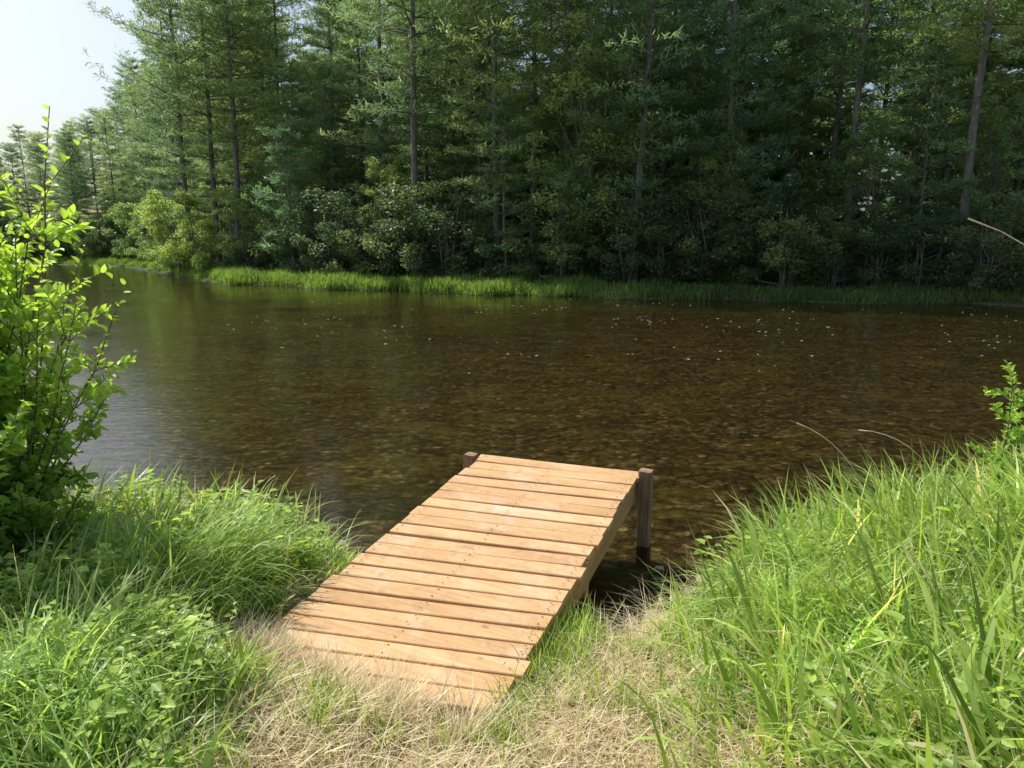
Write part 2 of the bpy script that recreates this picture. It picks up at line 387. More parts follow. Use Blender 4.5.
# ------------------------------------------------------------------ grass
def blades(x, y, h, w, az, th0, bend, C, segs=4, z=None, twist=None):
    n = len(x)
    if z is None: z = height(x, y)-.01
    L = h/segs
    px, py, pz = x.copy(), y.copy(), z.copy()
    dx, dy = np.cos(az), np.sin(az)
    tw = az+np.pi/2+(rng.normal(0, .5, n) if twist is None else twist)
    sx, sy = np.cos(tw), np.sin(tw)
    V = np.zeros((n, 2*segs+1, 3), np.float32)
    for k in range(segs):
        s = k/segs
        ww = w*(1-.75*s**1.6)*.5*(.75 if k == 0 else 1)
        V[:, 2*k, 0] = px-sx*ww; V[:, 2*k, 1] = py-sy*ww; V[:, 2*k, 2] = pz
        V[:, 2*k+1, 0] = px+sx*ww; V[:, 2*k+1, 1] = py+sy*ww; V[:, 2*k+1, 2] = pz
        th = th0+bend*(k+.5)/segs
        px = px+dx*L*np.sin(th); py = py+dy*L*np.sin(th); pz = pz+L*np.cos(th)
    V[:, 2*segs] = np.stack([px, py, pz], -1)
    pat = []
    for k in range(segs-1): pat += [2*k, 2*k+1, 2*k+3, 2*k+2]
    pat += [2*segs-2, 2*segs-1, 2*segs]
    tot = [4]*(segs-1)+[3]
    loops = (np.array(pat)[None]+(np.arange(n)*(2*segs+1))[:, None])
    Cv = np.repeat(C[:, None], 2*segs+1, 1).astype(np.float32)
    return V.reshape(-1, 3), loops.ravel(), np.tile(tot, n), Cv.reshape(-1, 3)
def merge(sets):
    off = 0; Vs, Ls, Ts, Cs = [], [], [], []
    for V, L, T, C in sets:
        Vs.append(V); Ls.append(L+off); Ts.append(T); Cs.append(C); off += len(V)
    return np.concatenate(Vs), np.concatenate(Ls), np.concatenate(Ts), np.concatenate(Cs)
def lerpc(a, b, t): return np.asarray(a)[None]*(1-t[:, None])+np.asarray(b)[None]*t[:, None]
def pn(x, y, s=1., o=0.):
    return (np.sin(x*1.7*s+y*2.3*s+o)+np.sin(x*3.9*s-y*1.9*s+o*2)+np.sin(x*6.1*s+y*7.3*s+o*3)*.6+np.sin(-x*11*s+y*9.7*s+o)*.4)/3
def scatter(n, x0, x1, y0, y1, fn):
    x = rng.uniform(x0, x1, n); y = rng.uniform(y0, y1, n)
    k = rng.random(n) < fn(x, y)
    return x[k], y[k]
def offdock(x, y, mg=.0, fr_=.03):
    a, b_ = deck_local(x, y)
    return ~((np.abs(a) < W_DECK/2+.04+mg) & (b_ > -fr_-mg) & (b_ < LEN))
def landmask(x, y, m_=.02): return near_y(x)-y > m_

sets = []; dsets = []
def green(n, br=1.0):
    t = rng.random(n)
    c = lerpc((.15, .27, .045), (.56, .73, .18), t)
    y_ = rng.random(n) < .12
    c[y_] = lerpc((.55, .50, .22), (.82, .75, .45), rng.random(y_.sum()))
    return c*br*rng.uniform(.65, 1.2, n)[:, None]
def straw(n):
    return lerpc((.60, .48, .28), (.95, .85, .60), rng.random(n))*rng.uniform(.75, 1.05, n)[:, None]
def gwidth(n): return rng.gamma(3.2, .0042, n)+.003
def dockdamp(x, y, r=.35):
    a, b_ = deck_local(x, y)
    d = np.hypot(np.maximum(np.abs(a)-W_DECK/2, 0), np.maximum(np.maximum(-b_, b_-1.8), 0))
    return np.clip(.25+.75*d/r, .25, 1)
def cove(x, y):
    return 1-.9*np.exp(-(((x-.80)/.42)**2+((y-3.72)/.45)**2))
# right bank
def fR(x, y):
    return (landmask(x, y, .02) & offdock(x, y, .05))*sstep(.55, 1.0, x+.2*pn(x, y, 1.5)-.16*(y-3)) * np.clip(.6+.9*pn(x, y, 1.8), .1, 1)*cove(x, y)
x, y = scatter(90000, .3, 6.5, .9, 5, fR); n = len(x)
hh = (.27+.14*sstep(.8, 2.4, x)+.16*pn(x, y, 2.0, 2))*rng.gamma(4.5, .22, n)
hh *= (.65+.35*sstep(.6, 1.3, x))*cove(x, y); hh = np.clip(hh, .05, .66)
az = 2.6+2.2*pn(x, y, 1.7, 4)+rng.normal(0, 1.1, n)
sets.append(blades(x, y, hh, gwidth(n), az, np.abs(rng.normal(.22, .3, n)), rng.gamma(2.4, .5, n), green(n)*(1+.3*pn(x, y, 1.7, 7))[:, None]))
# left bank
def fL(x, y):
    return (landmask(x, y, -.03) & offdock(x, y, .03))*sstep(-.80, -1.12, x+.15*pn(x, y, 1.5)-.15*(y-2.6)*(y < 3)-.22*np.clip(y-3, 0, 1.6)) * np.clip(.6+.9*pn(x, y, 1.8, 5), .12, 1)
x, y = scatter(80000, -6.5, -.4, .9, 6, fL); n = len(x)
hh = (.18+.10*sstep(-1.1, -2, x)+.15*pn(x, y, 2.0, 1))*rng.gamma(4.5, .22, n); hh = np.clip(hh, .05, .55)
hh *= dockdamp(x, y, .6)
sets.append(blades(x, y, hh, gwidth(n), .4+2.2*pn(x, y, 1.7, 2)+rng.normal(0, 1.1, n), np.abs(rng.normal(.22, .3, n)), rng.gamma(2.4, .5, n), green(n)*(1+.3*pn(x, y, 1.7, 7))[:, None]))
# path centre tufts
tuftc = rng.uniform((-1.3, 1.6), (1.1, 3.4), (62, 2))
for (cx, cy) in tuftc:
    k = rng.integers(50, 220); r = rng.uniform(.04, .11)
    x = cx+rng.normal(0, r, k); y = cy+rng.normal(0, r, k)
    ok = landmask(x, y)&offdock(x, y, .0); x = x[ok]; y = y[ok]; n = len(x)
    if n: sets.append(blades(x, y, rng.uniform(.05, .20, n)*dockdamp(x, y, .2)*cove(x, y), rng.uniform(.004, .009, n), rng.uniform(0, 6.3, n), np.abs(rng.normal(.2, .3, n)), rng.gamma(2, .35, n), green(n, .95)))
# tufts hugging the dock sides and front
def fD(x, y):
    a, b_ = deck_local(x, y)
    side = (np.abs(np.abs(a)-W_DECK/2-.11) < .13) & (b_ > -.1) & (b_ < 1.05)
    front = (np.abs(b_+.09) < .08) & (np.abs(a) < .72)
    return (landmask(x, y) & offdock(x, y, -.03))*(side*np.where(a > 0, np.clip(.6+.9*pn(x, y, 3, 3), .12, .95), .22*np.clip(.5+.9*pn(x, y, 3, 3), 0, 1))+front*np.clip(.15+1.1*pn(x, y, 4.5, 1), 0, 1))
x, y = scatter(80000, -1.9, 1, 2, 4.5, fD); n = len(x)
a_, b__ = deck_local(x, y)
hh = rng.uniform(.07, .22, n)*np.where(a_ > .5, .75+.6*np.clip(b__, 0, 1.0), .8)
sets.append(blades(x, y, hh, rng.uniform(.004, .009, n), rng.uniform(0, 6.3, n), np.abs(rng.normal(.12, .22, n)), rng.gamma(2, .35, n), green(n)))
clumps = []
for _ in range(90):
    cx = random.choice([random.uniform(-2.8, -1.45), random.uniform(1.0, 3.6)]); cy = random.uniform(1.7, 4.2)
    clumps.append((cx, cy, random.uniform(.12, .3), random.randint(80, 320), random.uniform(.32, .58)))
for (cx, cy, r, k, hm) in clumps+[(-1.5, 2.15, .3, 900, .46), (-1.85, 2.5, .3, 700, .45), (-1.25, 1.85, .2, 300, .35)]:
    x = cx+rng.normal(0, r*.6, k); y = cy+rng.normal(0, r*.6, k); ok = offdock(x, y, .12)&landmask(x, y); x = x[ok]; y = y[ok]; k = len(x)
    if not k: continue
    az = rng.uniform(0, 6.3)+rng.normal(0, .8, k)
    sets.append(blades(x, y, hm*rng.uniform(.5, 1.25, k)*dockdamp(x, y, .5)*cove(x, y), rng.uniform(.005, .015, k), az, np.abs(rng.normal(.25, .2, k)), rng.uniform(.8, 2.4, k), lerpc((.20, .32, .07), (.54, .70, .24), rng.random(k)), segs=5))
# straw thatch
def fS(x, y):
    p = np.exp(-(np.abs(x+.12)/.96)**6)
    return (landmask(x, y) & offdock(x, y, -.02))*(.18+.82*p)*np.clip(.85+.5*pn(x, y, 2.2, 6), .25, 1)
x, y = scatter(92000, -2.5, 2.6, .9, 4.0, fS); n = len(x)
dsets.append(blades(x, y, rng.uniform(.07, .28, n)*dockdamp(x, y, .2), rng.uniform(.0025, .006, n), rng.normal(-1.2, 1.6, n), rng.uniform(.8, 1.5, n), rng.uniform(0, .5, n), straw(n), segs=3, z=height(x, y)+rng.uniform(0, .03, n)))
# straw lying over the first boards' edge
k = 5200; a0 = rng.uniform(-.70, .66, k); b0 = rng.uniform(-.18, -.02, k)
l2 = np.array([Lv.x, Lv.y])/math.hypot(Lv.x, Lv.y); w2_ = np.array([l2[1], -l2[0]])
x = near_mid.x+a0*w2_[0]+b0*l2[0]; y = near_mid.y+a0*w2_[1]+b0*l2[1]
kk = rng.random(k) < np.clip(.5+1.1*pn(x, y, 4, 2), 0.1, 1); x = x[kk]; y = y[kk]; k = len(x)
dsets.append(blades(x, y, rng.uniform(.14, .36, k), rng.uniform(.0025, .006, k), rng.normal(1.2, .9, k), rng.uniform(.4, .9, k), rng.uniform(.4, .9, k), straw(k), segs=4, z=np.full(k, .096)))
x, y = scatter(34000, -4.5, 5.5, 1, 4.8, lambda a, b_: (landmask(a, b_) & offdock(a, b_, .03))*(.35+.6*sstep(0, 1.5, a))*cove(a, b_)); n = len(x)
dsets.append(blades(x, y, rng.uniform(.12, .50, n)*dockdamp(x, y, .5), rng.uniform(.0018, .005, n), rng.normal(2.6, 1.6, n), rng.uniform(.1, 1.1, n), rng.uniform(.2, 1.5, n), straw(n), segs=4))
x, y = scatter(50000, -16, 16, -5, 9, lambda a, b_: landmask(a, b_)*((np.abs(a) > 5.5) | (b_ < 1.0))*(1-.7*pathf(a, b_))); n = len(x)
sets.append(blades(x, y, rng.uniform(.15, .5, n), rng.uniform(.008, .016, n), rng.uniform(0, 6.3, n), np.abs(rng.normal(.1, .2, n)), rng.gamma(2, .4, n), green(n), segs=3))
V, L, T, C = merge(sets)
g = link(bpy.data.objects.new("grass", np_mesh("grass", V, L, T, C, M_grass))); g["kind"] = "stuff"
g["label"] = "lush bright green grass covering the river bank"
V, L, T, C = merge(dsets)
g = link(bpy.data.objects.new("dry_grass", np_mesh("dry_grass", V, L, T, C, M_dry))); g["kind"] = "stuff"
g["label"] = "flattened straw-coloured dry grass on the trodden bank"

# far bank grass strip
x = rng.uniform(-60, 30, 110000); d = rng.gamma(1.6, .8, len(x))
keep = rng.random(len(x)) < np.where(x < 3.5, np.where(x > -17, 1.0, .5), .6)
x = x[keep]; d = d[keep]; keep = d < 4.5; x = x[keep]; d = d[keep]
y = far_y(x)+d-.15; n = len(x)
lush = .35+.65*sstep(6, 1.5, x)  # strip darker to the right: shade put into the colour; blades shorter too
hc = lerpc((.07, .12, .04), (.24, .37, .08), np.clip(lush*.8+rng.uniform(-.3, .3, n), 0, 1))
fs = [blades(x, y, rng.uniform(.25, .75, n)*(.75+.5*pn(x, y, .5))*(.5+.5*lush), rng.uniform(.02, .045, n), rng.uniform(0, 6.3, n), np.abs(rng.normal(.1, .15, n)), rng.gamma(2, .35, n), hc, segs=3)]
V, L, T, C = merge(fs)
g = link(bpy.data.objects.new("shore_grass", np_mesh("shore_grass", V, L, T, C, M_grass))); g["kind"] = "stuff"
g["label"] = "strip of tall green sedge along the far river shore"

# ------------------------------------------------------------------ white flecks added as painted sparkle on the riffles
m, nt, out = new_mat("sparkle_white"); M_sparkle = m
tcs = N(nt, "ShaderNodeTexCoord"); ns = N(nt, "ShaderNodeTexNoise", Scale=8.0); nt.links.new(tcs.outputs["Object"], ns.inputs["Vector"])
p = N(nt, "ShaderNodeBsdfPrincipled", Roughness=.4); nt.links.new(ramp(nt, ns.outputs[0], [(.3, (.6, .6, .55)), (.7, (.88, .88, .85))]), p.inputs["Base Color"]); nt.links.new(p.outputs[0], out.inputs[0])
NF = 800
fx = rng.uniform(-8, 18, NF); fy = 9+rng.gamma(3.6, 3.2, NF)
fk = (fy < far_y(fx)-1) & (rng.random(NF) < np.clip(.25+1.1*pn(fx, fy, .35, 2), .03, 1)); fx = fx[fk]; fy = fy[fk]
FV, FL = [], []
for a, b_ in zip(fx, fy):
    r = random.uniform(.006, .019)*(.4+b_/25); k0 = len(FV); ph = random.random()*6
    for q in range(6):
        t = ph+q*math.pi/3; rr = r*random.uniform(.5, 1.2); FV.append((a+math.cos(t)*rr*2.2, b_+math.sin(t)*rr*1.6, .003+.001*(q % 2)))
    FL += list(range(k0, k0+6))
g = link(bpy.data.objects.new("foam_flecks", np_mesh("foam_flecks", FV, FL, [6]*len(fx), mat=M_sparkle))); g["kind"] = "stuff"
g["label"] = "tiny white flecks added as sparkle on the rippled river"

# ------------------------------------------------------------------ leaves
def leaves(C0, D, Nn, ln, wd, colr, fold=.25, rounded=True):
    D = norm(D); S = norm(np.cross(D, Nn)); Nn = np.cross(S, D)
    n = len(C0); ln = ln[:, None]; wd = wd[:, None]
    if rounded:
        pts = [C0, C0+D*ln*.28+S*wd*.45+Nn*wd*fold, C0+D*ln*.66+S*wd*.42+Nn*wd*fold*.6, C0+D*ln-Nn*ln*.12,
               C0+D*ln*.66-S*wd*.42+Nn*wd*fold*.6, C0+D*ln*.28-S*wd*.45+Nn*wd*fold]
        pat = [0, 1, 2, 3, 0, 3, 4, 5]; tot = [4, 4]; k = 6
    else:
        pts = [C0, C0+D*ln*.45+S*wd*.5, C0+D*ln, C0+D*ln*.45-S*wd*.5]; pat = [0, 1, 2, 3]; tot = [4]; k = 4
    V = np.stack(pts, 1).reshape(-1, 3)
    L = (np.array(pat)[None]+(np.arange(n)*k)[:, None]).ravel()
    return V, L, np.tile(tot, n), np.repeat(colr, k, 0)

def make_shrub(name, bx, by, nst, hmin, hmax, spread, leaf, cA, cB, label, lean=(0, 0), seed=1, cat="shrub", nl=26, foot=.15, start=.25):
    r = np.random.default_rng(seed)
    e = bpy.data.objects.new(name, None); link(e); bz = H1(bx, by)-.02; e.location = (bx, by, bz)
    tb = Tubes(); P, D, Cc, S = [], [], [], []
    def shoot(p0, d0, length, rad, nleaf, depth=0):
        pts = [p0]; d = d0.copy(); k = 7
        for i in range(k):
            d = norm(d+r.normal(0, .09, 3)+np.array([0, 0, -.03 if depth else -.01])); pts.append(pts[-1]+d*length/k)
        tb.add([tuple(q) for q in pts], list(np.linspace(rad, rad*.3, k+1)), 5)
        pts = np.array(pts)
        for j in range(nleaf):
            t0 = .2 if depth else start
            t = t0+(1-t0)*(j+r.random())/nleaf
            f = min(t, .999)*k; i = int(f); q = pts[i]*(1-f+i)+pts[i+1]*(f-i)
            dd = norm(pts[i+1]-pts[i]); side = norm(np.cross(dd, r.normal(0, 1, 3)))
            P.append(q); D.append(norm(dd*.6+side+np.array([0, 0, .1]))); S.append(leaf*r.uniform(.6, 1.15)*(1-.35*max(0, t-.8)*5*.5))
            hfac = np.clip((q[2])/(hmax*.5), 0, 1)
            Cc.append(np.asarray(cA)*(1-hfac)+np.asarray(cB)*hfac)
        if depth == 0:
            for j in range(9):
                t = r.uniform(start*.8, .95); i = int(t*k)
                sd = norm(norm(pts[min(i+1, k)]-pts[i])*.8+norm(r.normal(0, 1, 3))*np.array([1, 1, .5])*.9)
                shoot(pts[i], sd, length*r.uniform(.10, .22), rad*.45, int(nleaf*.5), 1)
    for s in range(nst):
        a = r.uniform(0, 2*math.pi); q = r.random()**.6
        d = norm(np.array([math.cos(a)*spread*q+lean[0], math.sin(a)*spread*q+lean[1], 1.0]))
        shoot(np.array([math.cos(a)*foot*q, math.sin(a)*foot*q, 0.]), d, r.uniform(hmin, hmax), .008, nl)
    P = np.array(P); D = np.array(D); S = np.array(S); Cc = np.array(Cc)*r.uniform(.7, 1.3, (len(P), 1))
    nn = norm(np.array([0, 0, 1.])+r.normal(0, .4, (len(P), 3)))
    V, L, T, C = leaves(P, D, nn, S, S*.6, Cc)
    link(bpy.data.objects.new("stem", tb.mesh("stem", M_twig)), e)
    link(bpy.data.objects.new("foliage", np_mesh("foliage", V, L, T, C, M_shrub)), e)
    e["label"] = label; e["category"] = cat
    return e
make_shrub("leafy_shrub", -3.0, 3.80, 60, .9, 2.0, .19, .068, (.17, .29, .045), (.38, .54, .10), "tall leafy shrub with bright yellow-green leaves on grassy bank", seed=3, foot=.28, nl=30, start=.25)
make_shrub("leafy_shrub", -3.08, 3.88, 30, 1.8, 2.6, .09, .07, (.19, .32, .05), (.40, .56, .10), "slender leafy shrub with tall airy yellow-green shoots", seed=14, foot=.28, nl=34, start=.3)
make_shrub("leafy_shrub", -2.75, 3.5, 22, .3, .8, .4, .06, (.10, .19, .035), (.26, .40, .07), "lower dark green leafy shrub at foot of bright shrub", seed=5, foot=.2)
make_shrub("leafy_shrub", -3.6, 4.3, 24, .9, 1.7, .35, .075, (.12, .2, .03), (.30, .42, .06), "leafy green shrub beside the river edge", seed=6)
make_shrub("tall_weed", 2.86, 4.0, 3, .8, 1.1, .03, .045, (.13, .24, .04), (.32, .48, .09), "tall leafy green weed stalk rising above bank grass", seed=8, cat="weed", foot=.03, nl=34)

def fW(x, y): return (landmask(x, y, 0) & offdock(x, y, .2))*np.clip(pn(x, y, 1.6, 3)*2.2+.5, 0, 1)
wx, wy = scatter(2400, -4, -1.1, 1.9, 5, fW)
x2, y2 = scatter(1000, 1.1, 4, 1.6, 4.3, fW); wx = np.concatenate([wx, x2]); wy = np.concatenate([wy, y2])
P, D, Cc, S = [], [], [], []
for a, b_ in zip(wx, wy):
    hz = rng.uniform(.12, .42)*float(dockdamp(a, b_, .5)); z0 = H1(a, b_); k = rng.integers(7, 15); lx, ly = rng.normal(0, .05, 2); bs = rng.uniform(.6, 1.5)
    for j in range(k):
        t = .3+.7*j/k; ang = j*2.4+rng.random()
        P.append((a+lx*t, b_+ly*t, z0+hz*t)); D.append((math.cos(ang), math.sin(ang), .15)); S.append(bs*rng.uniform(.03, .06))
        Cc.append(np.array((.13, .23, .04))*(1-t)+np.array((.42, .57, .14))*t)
P = np.array(P); D = np.array(D); S = np.array(S); Cc = np.array(Cc)*rng.uniform(.7, 1.25, (len(P), 1))
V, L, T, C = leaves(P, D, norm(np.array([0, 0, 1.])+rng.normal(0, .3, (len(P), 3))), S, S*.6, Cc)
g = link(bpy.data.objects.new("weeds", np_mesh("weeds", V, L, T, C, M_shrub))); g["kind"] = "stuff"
g["label"] = "low broad-leaved green weeds growing among bank grass"

def stalk(x, y, L0, az, th, bend, label, z=None):
    tb = Tubes(); p = np.array([0., 0., 0.]); pts = [p.copy()]; k = 12
    for i in range(k):
        t = th+bend*(i/k)**1.5
        p = p+np.array([math.cos(az)*math.sin(t), math.sin(az)*math.sin(t), math.cos(t)])*L0/k; pts.append(p.copy())
    tb.add([tuple(q) for q in pts], list(np.linspace(.0035, .0025, k))+[.005], 5)
    o = bpy.data.objects.new("dry_stalk", tb.mesh("dry_stalk", M_straw)); link(o); o.location = (x, y, H1(x, y) if z is None else z)
    o["label"] = label; o["category"] = "grass stalk"; o["group"] = "dry stalks above the bank grass"
M_straw = bark_mat("straw_stem", (.45, .36, .2), (.7, .6, .42))
stalk(2.15, 4.0, .95, 2.9, .15, 1.2, "thin dry arching grass stalk above green grass")
stalk(2.65, 4.1, .95, 3.0, .2, 1.5, "thin dry arching grass stalk above green grass")
stalk(3.02, 3.3, 1.95, 2.75, .02, 1.3, "long pale arching dry stalk over bank grass")
stalk(-1.75, 4.5, .6, -.5, .2, .9, "thin dry arching grass stalk above green grass")

# ------------------------------------------------------------------ pine trees
def make_pine(seed, H, cs, R0, K=10, pw=.5):
    r = np.random.default_rng(seed)
    tb = Tubes()
    zs = np.linspace(0, H, 10); wob = np.cumsum(r.normal(0, .05, (10, 2)), 0); wob[0] = 0
    rad = .145*(H/20)*(1-zs/H)**.8+.02
    tb.add([(wob[i, 0], wob[i, 1], zs[i]-.2) for i in range(10)], list(rad), 7)
    def tx(z): return np.array([np.interp(z, zs, wob[:, 0]), np.interp(z, zs, wob[:, 1]), z])
    for k in range(16):
        z = r.uniform(H*.08, H*cs+1); a = r.uniform(0, 6.28); l = r.uniform(.5, 1.8); p = tx(z)
        tb.add([tuple(p), tuple(p+np.array([math.cos(a)*l, math.sin(a)*l, r.uniform(-.3, .2)*l]))], [.022, .007], 3)
    TC, TD, TS = [], [], []
    z = H*cs; side_a = r.random()*6.28
    while z < H*.985:
        t = (z-H*cs)/(H*(1-cs))
        prof = (min(1, .5+t*2.2)*(1-t)**pw+.08)*r.uniform(.75, 1.15)
        nb = r.integers(4, 7); a0 = r.random()*6.28
        for j in range(nb):
            if r.random() < .12: continue
            a = a0+j*6.28/nb+r.normal(0, .25); l = R0*prof*r.uniform(.6, 1.15)*(1+.15*math.cos(a-side_a))
            rise = -.02+.42*t+r.normal(0, .06); shade = r.uniform(.75, 1.3)
            d = np.array([math.cos(a), math.sin(a), 0]); s = np.array([-math.sin(a), math.cos(a), 0])
            p0 = tx(z+r.normal(0, .08))
            def bp(u): return p0+d*l*u+np.array([0, 0, l*(rise*u+.14*u*u)])
            tb.add([tuple(bp(0)), tuple(bp(.5)), tuple(bp(.95))], [.018+.010*l, .010+.004*l, .006], 3)
            nt_ = int(6+l*7.5)
            u = r.uniform(.25, 1.02, nt_); lat = r.uniform(-1, 1, nt_)*l*.42*(1.2-np.abs(u-.65))
            for uu, ll in zip(u, lat):
                TC.append(bp(uu)+s*ll+np.array([0, 0, r.normal(0, .03)+abs(ll)*.05])); TD.append(d*.5+s*np.sign(ll)*.4); TS.append(shade)
        z += r.uniform(.65, 1.15)*(1.15-.4*t)
    for _ in range(14): TC.append(tx(H*r.uniform(.94, 1.0))); TD.append(np.zeros(3)); TS.append(1)
    TC = np.array(TC); TD = np.array(TD); n = len(TC)
    c = np.repeat(TC, K, 0)+r.normal(0, .13, (n*K, 3))*np.array([1, 1, .4]); d = norm(np.repeat(TD, K, 0)*.9+r.normal(0, .7, (n*K, 3))*np.array([1, 1, .5])+np.array([0, 0, .3]))
    s = norm(np.cross(d, r.normal(0, .5, (n*K, 3))+np.array([0, 0, 1.]))); ln = r.uniform(.14, .34, (n*K, 1)); w = r.uniform(.014, .034, (n*K, 1))
    V = np.stack([c-s*w, c+s*w, c+d*ln+s*w*.5, c+d*ln-s*w*.5], 1).reshape(-1, 3)
    L = np.arange(n*K*4); T = np.full(n*K, 4)
    tc = lerpc((.14, .22, .11), (.30, .41, .19), r.random(n))*np.array(TS)[:, None]
    C = np.repeat(tc, K*4, 0)*np.repeat(r.uniform(.75, 1.25, (n*K, 1)), 4, 0)
    return tb.mesh("trunk", M_bark), np_mesh("crown", V, L, T, C, M_needle)
PH = [21, 23, 20, 22, 21, 24]
pines = [make_pine(11, 21, .20, 3.5), make_pine(12, 23, .32, 3.4, 10, .4), make_pine(13, 20, .12, 3.7), make_pine(14, 22, .26, 3.9, 10, .4), make_pine(15, 21, .10, 3.5), make_pine(16, 24, .38, 3.7, 10, .35)]
youngs = [make_pine(21, 10, .07, 2.4), make_pine(22, 8, .05, 2.1)]

def make_broad(seed, H, R0, nclump, nleaf, cs, cA, cB, ls=.13):
    r = np.random.default_rng(seed); tb = Tubes(); P = []
    nst = 1 if H > 5 else 6
    tops = []
    for s in range(nst):
        a = r.uniform(0, 6.28); q = 0 if nst == 1 else r.uniform(.1, .5)*R0
        top = np.array([math.cos(a)*q+r.normal(0, .2), math.sin(a)*q+r.normal(0, .2), H*r.uniform(.7, .95)])
        b0 = np.array([math.cos(a)*.15, math.sin(a)*.15, -.15])*(nst > 1)+np.array([0, 0, -.1])
        tb.add([tuple(b0), tuple(b0*.5+top*.5+r.normal(0, .15, 3)), tuple(top)], [.03*H*.3+.01, .02*H*.25+.01, .012], 6); tops.append((b0, top))
    cc = []
    for k in range(nclump):
        t = cs+(1-cs)*r.random(); rr = R0*math.sqrt(max(.05, 1-((t-.55)/.55)**2))*r.random()**.5; a = r.uniform(0, 6.28)
        c_ = np.array([math.cos(a)*rr, math.sin(a)*rr, H*t]); cc.append((c_, r.uniform(.35, .75)*R0*.42))
        b0, tp = tops[r.integers(len(tops))]; f = max(.1, t*.75); st_ = b0*(1-f)+tp*f
        tb.add([tuple(st_), tuple(st_*.4+c_*.6+np.array([0, 0, -.1])), tuple(c_)], [.02, .013, .006], 4)
    Cc = []
    for c_, rad in cc:
        k = int(nleaf/nclump*r.uniform(.6, 1.4)); q = norm(r.normal(0, 1, (k, 3)))*(r.random((k, 1))**.45)*rad*np.array([1.15, 1.15, .75])
        P.append(c_+q); tone = r.random(); Cc.append(np.tile(np.asarray(cA)*(1-tone)+np.asarray(cB)*tone, (k, 1)))
    P = np.concatenate(P); Cc = np.concatenate(Cc)*r.uniform(.75, 1.25, (len(P), 1)); n = len(P)
    D = r.normal(0, 1, (n, 3)); D[:, 2] *= .5; S = ls*r.uniform(.6, 1.3, n)
    V, L, T, C = leaves(P, D, norm(np.array([0, 0, 1.])+r.normal(0, .5, (n, 3))), S, S*.6, Cc, rounded=False)
    return tb.mesh("trunk", M_bark), np_mesh("crown", V, L, T, C, M_leaf)

bushes = [make_broad(31, 3.0, 1.9, 26, 5000, .12, (.10, .165, .075), (.20, .28, .12), .155),
          make_broad(32, 3.8, 2.1, 30, 6000, .10, (.10, .155, .075), (.19, .26, .12), .155),
          make_broad(33, 2.4, 1.8, 22, 4200, .06, (.11, .17, .08), (.21, .29, .13), .155)]
decid = [make_broad(41, 8.5, 2.0, 50, 8000, .18, (.18, .28, .10), (.40, .52, .22), .17),
         make_broad(42, 10.5, 2.4, 60, 10000, .25, (.16, .25, .095), (.34, .45, .19), .17)]
bright = [make_broad(43, 4.8, 2.0, 34, 7000, .08, (.17, .28, .07), (.31, .43, .13), .16)]

proto = {}
def place(kind, pair, x, y, s, label, cat, group, names=("trunk", "crown"), sz=None):
    e = bpy.data.objects.new(kind, None); col.objects.link(e)
    e.location = (x, y, H1(x, y)-.05); e.rotation_euler = (random.uniform(-.02, .02), random.uniform(-.02, .02), random.random()*6.28); e.scale = (s, s, sz or s)
    for nm, me in zip(names, pair):
        key = (nm, me.name)
        if key not in proto:
            o = bpy.data.objects.new(nm, me); proto[key] = o
        else:
            o = proto[key].copy()
        col.objects.link(o); o.parent = e
    e["label"] = label; e["category"] = cat; e["group"] = group
    return e

sx = np.linspace(-75, 36, 1200); sy = np.interp(sx, FX, FY)
sl = np.concatenate([[0], np.cumsum(np.hypot(np.diff(sx), np.diff(sy)))])
def shore(s):
    x = np.interp(s, sl, sx); y = np.interp(s, sl, sy)
    x2 = np.interp(s+.5, sl, sx); y2 = np.interp(s+.5, sl, sy); tx, ty = (x2-x), (y2-y); l = math.hypot(tx, ty) or 1
    return x, y, -ty/l, tx/l
def visible(x, y): return y > 5 and abs(x/y) < .84
total = sl[-1]
cnt = 0
rows = [(5.0, 4.1), (9.5, 4.3), (14.5, 4.8), (21, 5.8)]
PL = "tall dark green pine tree on wooded far river bank"
def limit(u, dist, sc, H):
    if u < -.475:
        sl_ = np.interp(u, [-.8, -.60, -.56, -.52, -.49, -.475], [.15, .155, .17, .20, .26, .36])
        return min(sc, (.7+sl_*random.uniform(.86, 1.05)*dist)/H)
    if -.29 < u < -.24: return min(sc, (1.0+.24*dist)/H)
    return sc
for off, sp in rows:
    s = random.uniform(0, sp)
    while s < total:
        x, y, nx_, ny_ = shore(s)
        o = off+random.uniform(-1.6, 1.6)
        px, py = x+nx_*o, y+ny_*o
        if visible(px, py):
            ip = random.randrange(len(pines))
            sc = limit(px/py, py, random.uniform(.90, 1.12), PH[ip])
            place("pine_tree", pines[ip], px, py, sc, PL, "pine tree", "pines on the far river bank"); cnt += 1
        s += sp*random.uniform(.7, 1.3)
place("pine_tree", pines[3], -22.3, 50.5, 1.12, "tall pine with wide spreading layered branches against sky", "pine tree", "pines on the far river bank")
place("pine_tree", pines[0], -20.0, 50, 1.15, PL, "pine tree", "pines on the far river bank")
place("pine_tree", pines[1], -17.5, 47, 1.1, PL, "pine tree", "pines on the far river bank")
for (x, y) in ((9, 45), (13, 44), (17, 43), (21, 42), (25, 40), (29, 39), (33, 41), (15, 49), (20, 48), (26, 46), (32, 46)):
    place("pine_tree", pines[random.randrange(6)], x+random.uniform(-1, 1), y+random.uniform(-1, 1), random.uniform(1.0, 1.15), PL, "pine tree", "pines on the far river bank")
YL = "young bushy pine tree in shade under taller pines"
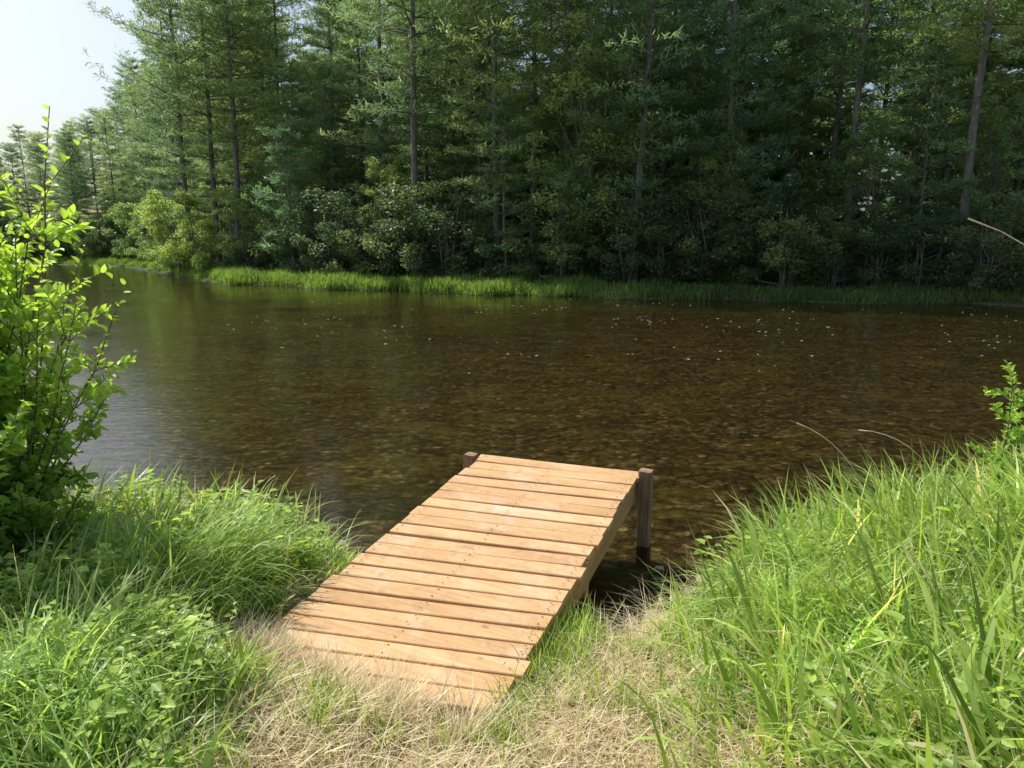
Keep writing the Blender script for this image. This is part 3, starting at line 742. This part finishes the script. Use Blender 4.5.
for off, sp in ((3.6, 8), (7.0, 6.5), (12, 6), (17, 6)):
    s = random.uniform(0, sp)
    while s < total:
        x, y, nx_, ny_ = shore(s); o = off+random.uniform(-1, 1); px, py = x+nx_*o, y+ny_*o
        if visible(px, py): place("pine_tree", random.choice(youngs), px, py, random.uniform(.6, 1.05)*(.8 if px/py < -.48 else 1), YL, "pine tree", "young pines on the far river bank"); cnt += 1
        s += sp*random.uniform(.7, 1.3)
s = 0
while s < total:
    x, y, nx_, ny_ = shore(s); o = random.uniform(2.3, 4.5) if x < 2.5 else random.uniform(1.6, 4); px, py = x+nx_*o, y+ny_*o
    if visible(px, py): place("riverside_bush", random.choice(bushes), px, py, random.uniform(.75, 1.3), "rounded dark green bush on the far shore", "bush", "bushes along the far shore", ("stem", "foliage")); cnt += 1
    s += random.uniform(1.5, 2.6) if x < 2.5 else random.uniform(1.3, 2.2)
for (x, y, i, s) in ((3.1, 32.8, 1, 1.05), (4.4, 33.4, 0, 1.0), (2.2, 32.4, 0, .6), (-6.5, 38.5, 0, .7), (14.5, 30, 0, .8), (19, 29.5, 1, .7), (-17.5, 46, 0, .6), (-12, 42.5, 1, .65), (24, 28, 0, .8), (9, 32, 0, .7)):
    place("broadleaf_tree", decid[i], x, y, s, "light green broad-leaved tree among dark pines", "tree", "broad-leaved trees among the pines")
for (x, y, s) in ((-22.6, 50.0, 1.1), (-25, 54, 1.0), (-19.8, 47.0, .7), (-29, 61, 1.1), (-33, 67, 1.0), (-24, 52, .8), (-38, 74, 1.2), (-46, 79.5, 1.1)):
    place("riverside_bush", bright[0], x, y, s, "sunlit yellow-green bush at the river bend", "bush", "sunlit bushes at the river bend", ("stem", "foliage"))
print("TREES", cnt)

# distant woods mass
sx = np.linspace(-130, 36, 1600); sy = np.interp(sx, FX, FY)
sl = np.concatenate([[0], np.cumsum(np.hypot(np.diff(sx), np.diff(sy)))]); total = sl[-1]
n = 105000
s = rng.uniform(0, total, n); xs = np.interp(s, sl, sx); ys = np.interp(s, sl, sy)
x2 = np.interp(s+.5, sl, sx); y2 = np.interp(s+.5, sl, sy); tx, ty = x2-xs, y2-ys; l = np.hypot(tx, ty)+1e-6
o = np.where(xs < -72, rng.uniform(3, 14, n), rng.uniform(25, 33, n))
px = xs-ty/l*o; py = ys+tx/l*o
top = 12.0+2*np.sin(s*.9)+1.6*np.sin(s*2.3+1)+1.2*np.sin(s*5)
pz = height(px, py)+top*rng.random(n)**1.2*np.where(px/py < -.47, .9, 1)
P = np.stack([px, py, pz], -1); D = rng.normal(0, 1, (n, 3)); D[:, 2] *= .4
S = rng.uniform(.6, 1.3, n); Cc = lerpc((.08, .13, .065), (.16, .23, .11), rng.random(n))
V, L, T, C = leaves(P, D, norm(np.array([0, 0, 1.])+rng.normal(0, .7, (n, 3))), S, S*.55, Cc, rounded=False)
g = link(bpy.data.objects.new("distant_woods", np_mesh("distant_woods", V, L, T, C, M_needle))); g["kind"] = "stuff"
g["label"] = "dense dark green woodland behind the riverside pines"

# ------------------------------------------------------------------ light
SA, SE = math.radians(-56), math.radians(52)
w = bpy.data.worlds.new("World"); scene.world = w; w.use_nodes = True
nt = w.node_tree; bg = nt.nodes.get("Background") or nt.nodes.new("ShaderNodeBackground")
sky = nt.nodes.new("ShaderNodeTexSky"); sky.sky_type = 'NISHITA'; sky.sun_disc = False
sky.sun_elevation = SE; sky.sun_rotation = SA; sky.air_density = 1.25; sky.dust_density = 3.6; sky.ozone_density = 2.5
nt.links.new(sky.outputs[0], bg.inputs[0]); bg.inputs[1].default_value = .15
sd = bpy.data.lights.new("sun", 'SUN'); sd.energy = 5; sd.angle = math.radians(.5); sd.color = (1, .97, .90)
so = bpy.data.objects.new("sun", sd); link(so)
S = Vector((math.sin(SA)*math.cos(SE), math.cos(SA)*math.cos(SE), math.sin(SE)))
so.rotation_euler = S.to_track_quat('Z', 'Y').to_euler()

# ------------------------------------------------------------------ camera
cd = bpy.data.cameras.new("camera"); cam = bpy.data.objects.new("camera", cd); link(cam)
cd.sensor_width = 36; cd.lens = 25.3; cd.clip_end = 2000; cd.clip_start = .05
cam.location = (0, 0, 2.05); cam.rotation_euler = (math.radians(90-10.9), 0, 0)
scene.camera = cam
scene.view_settings.view_transform = 'Standard'; scene.view_settings.look = 'None'; scene.view_settings.exposure = 0
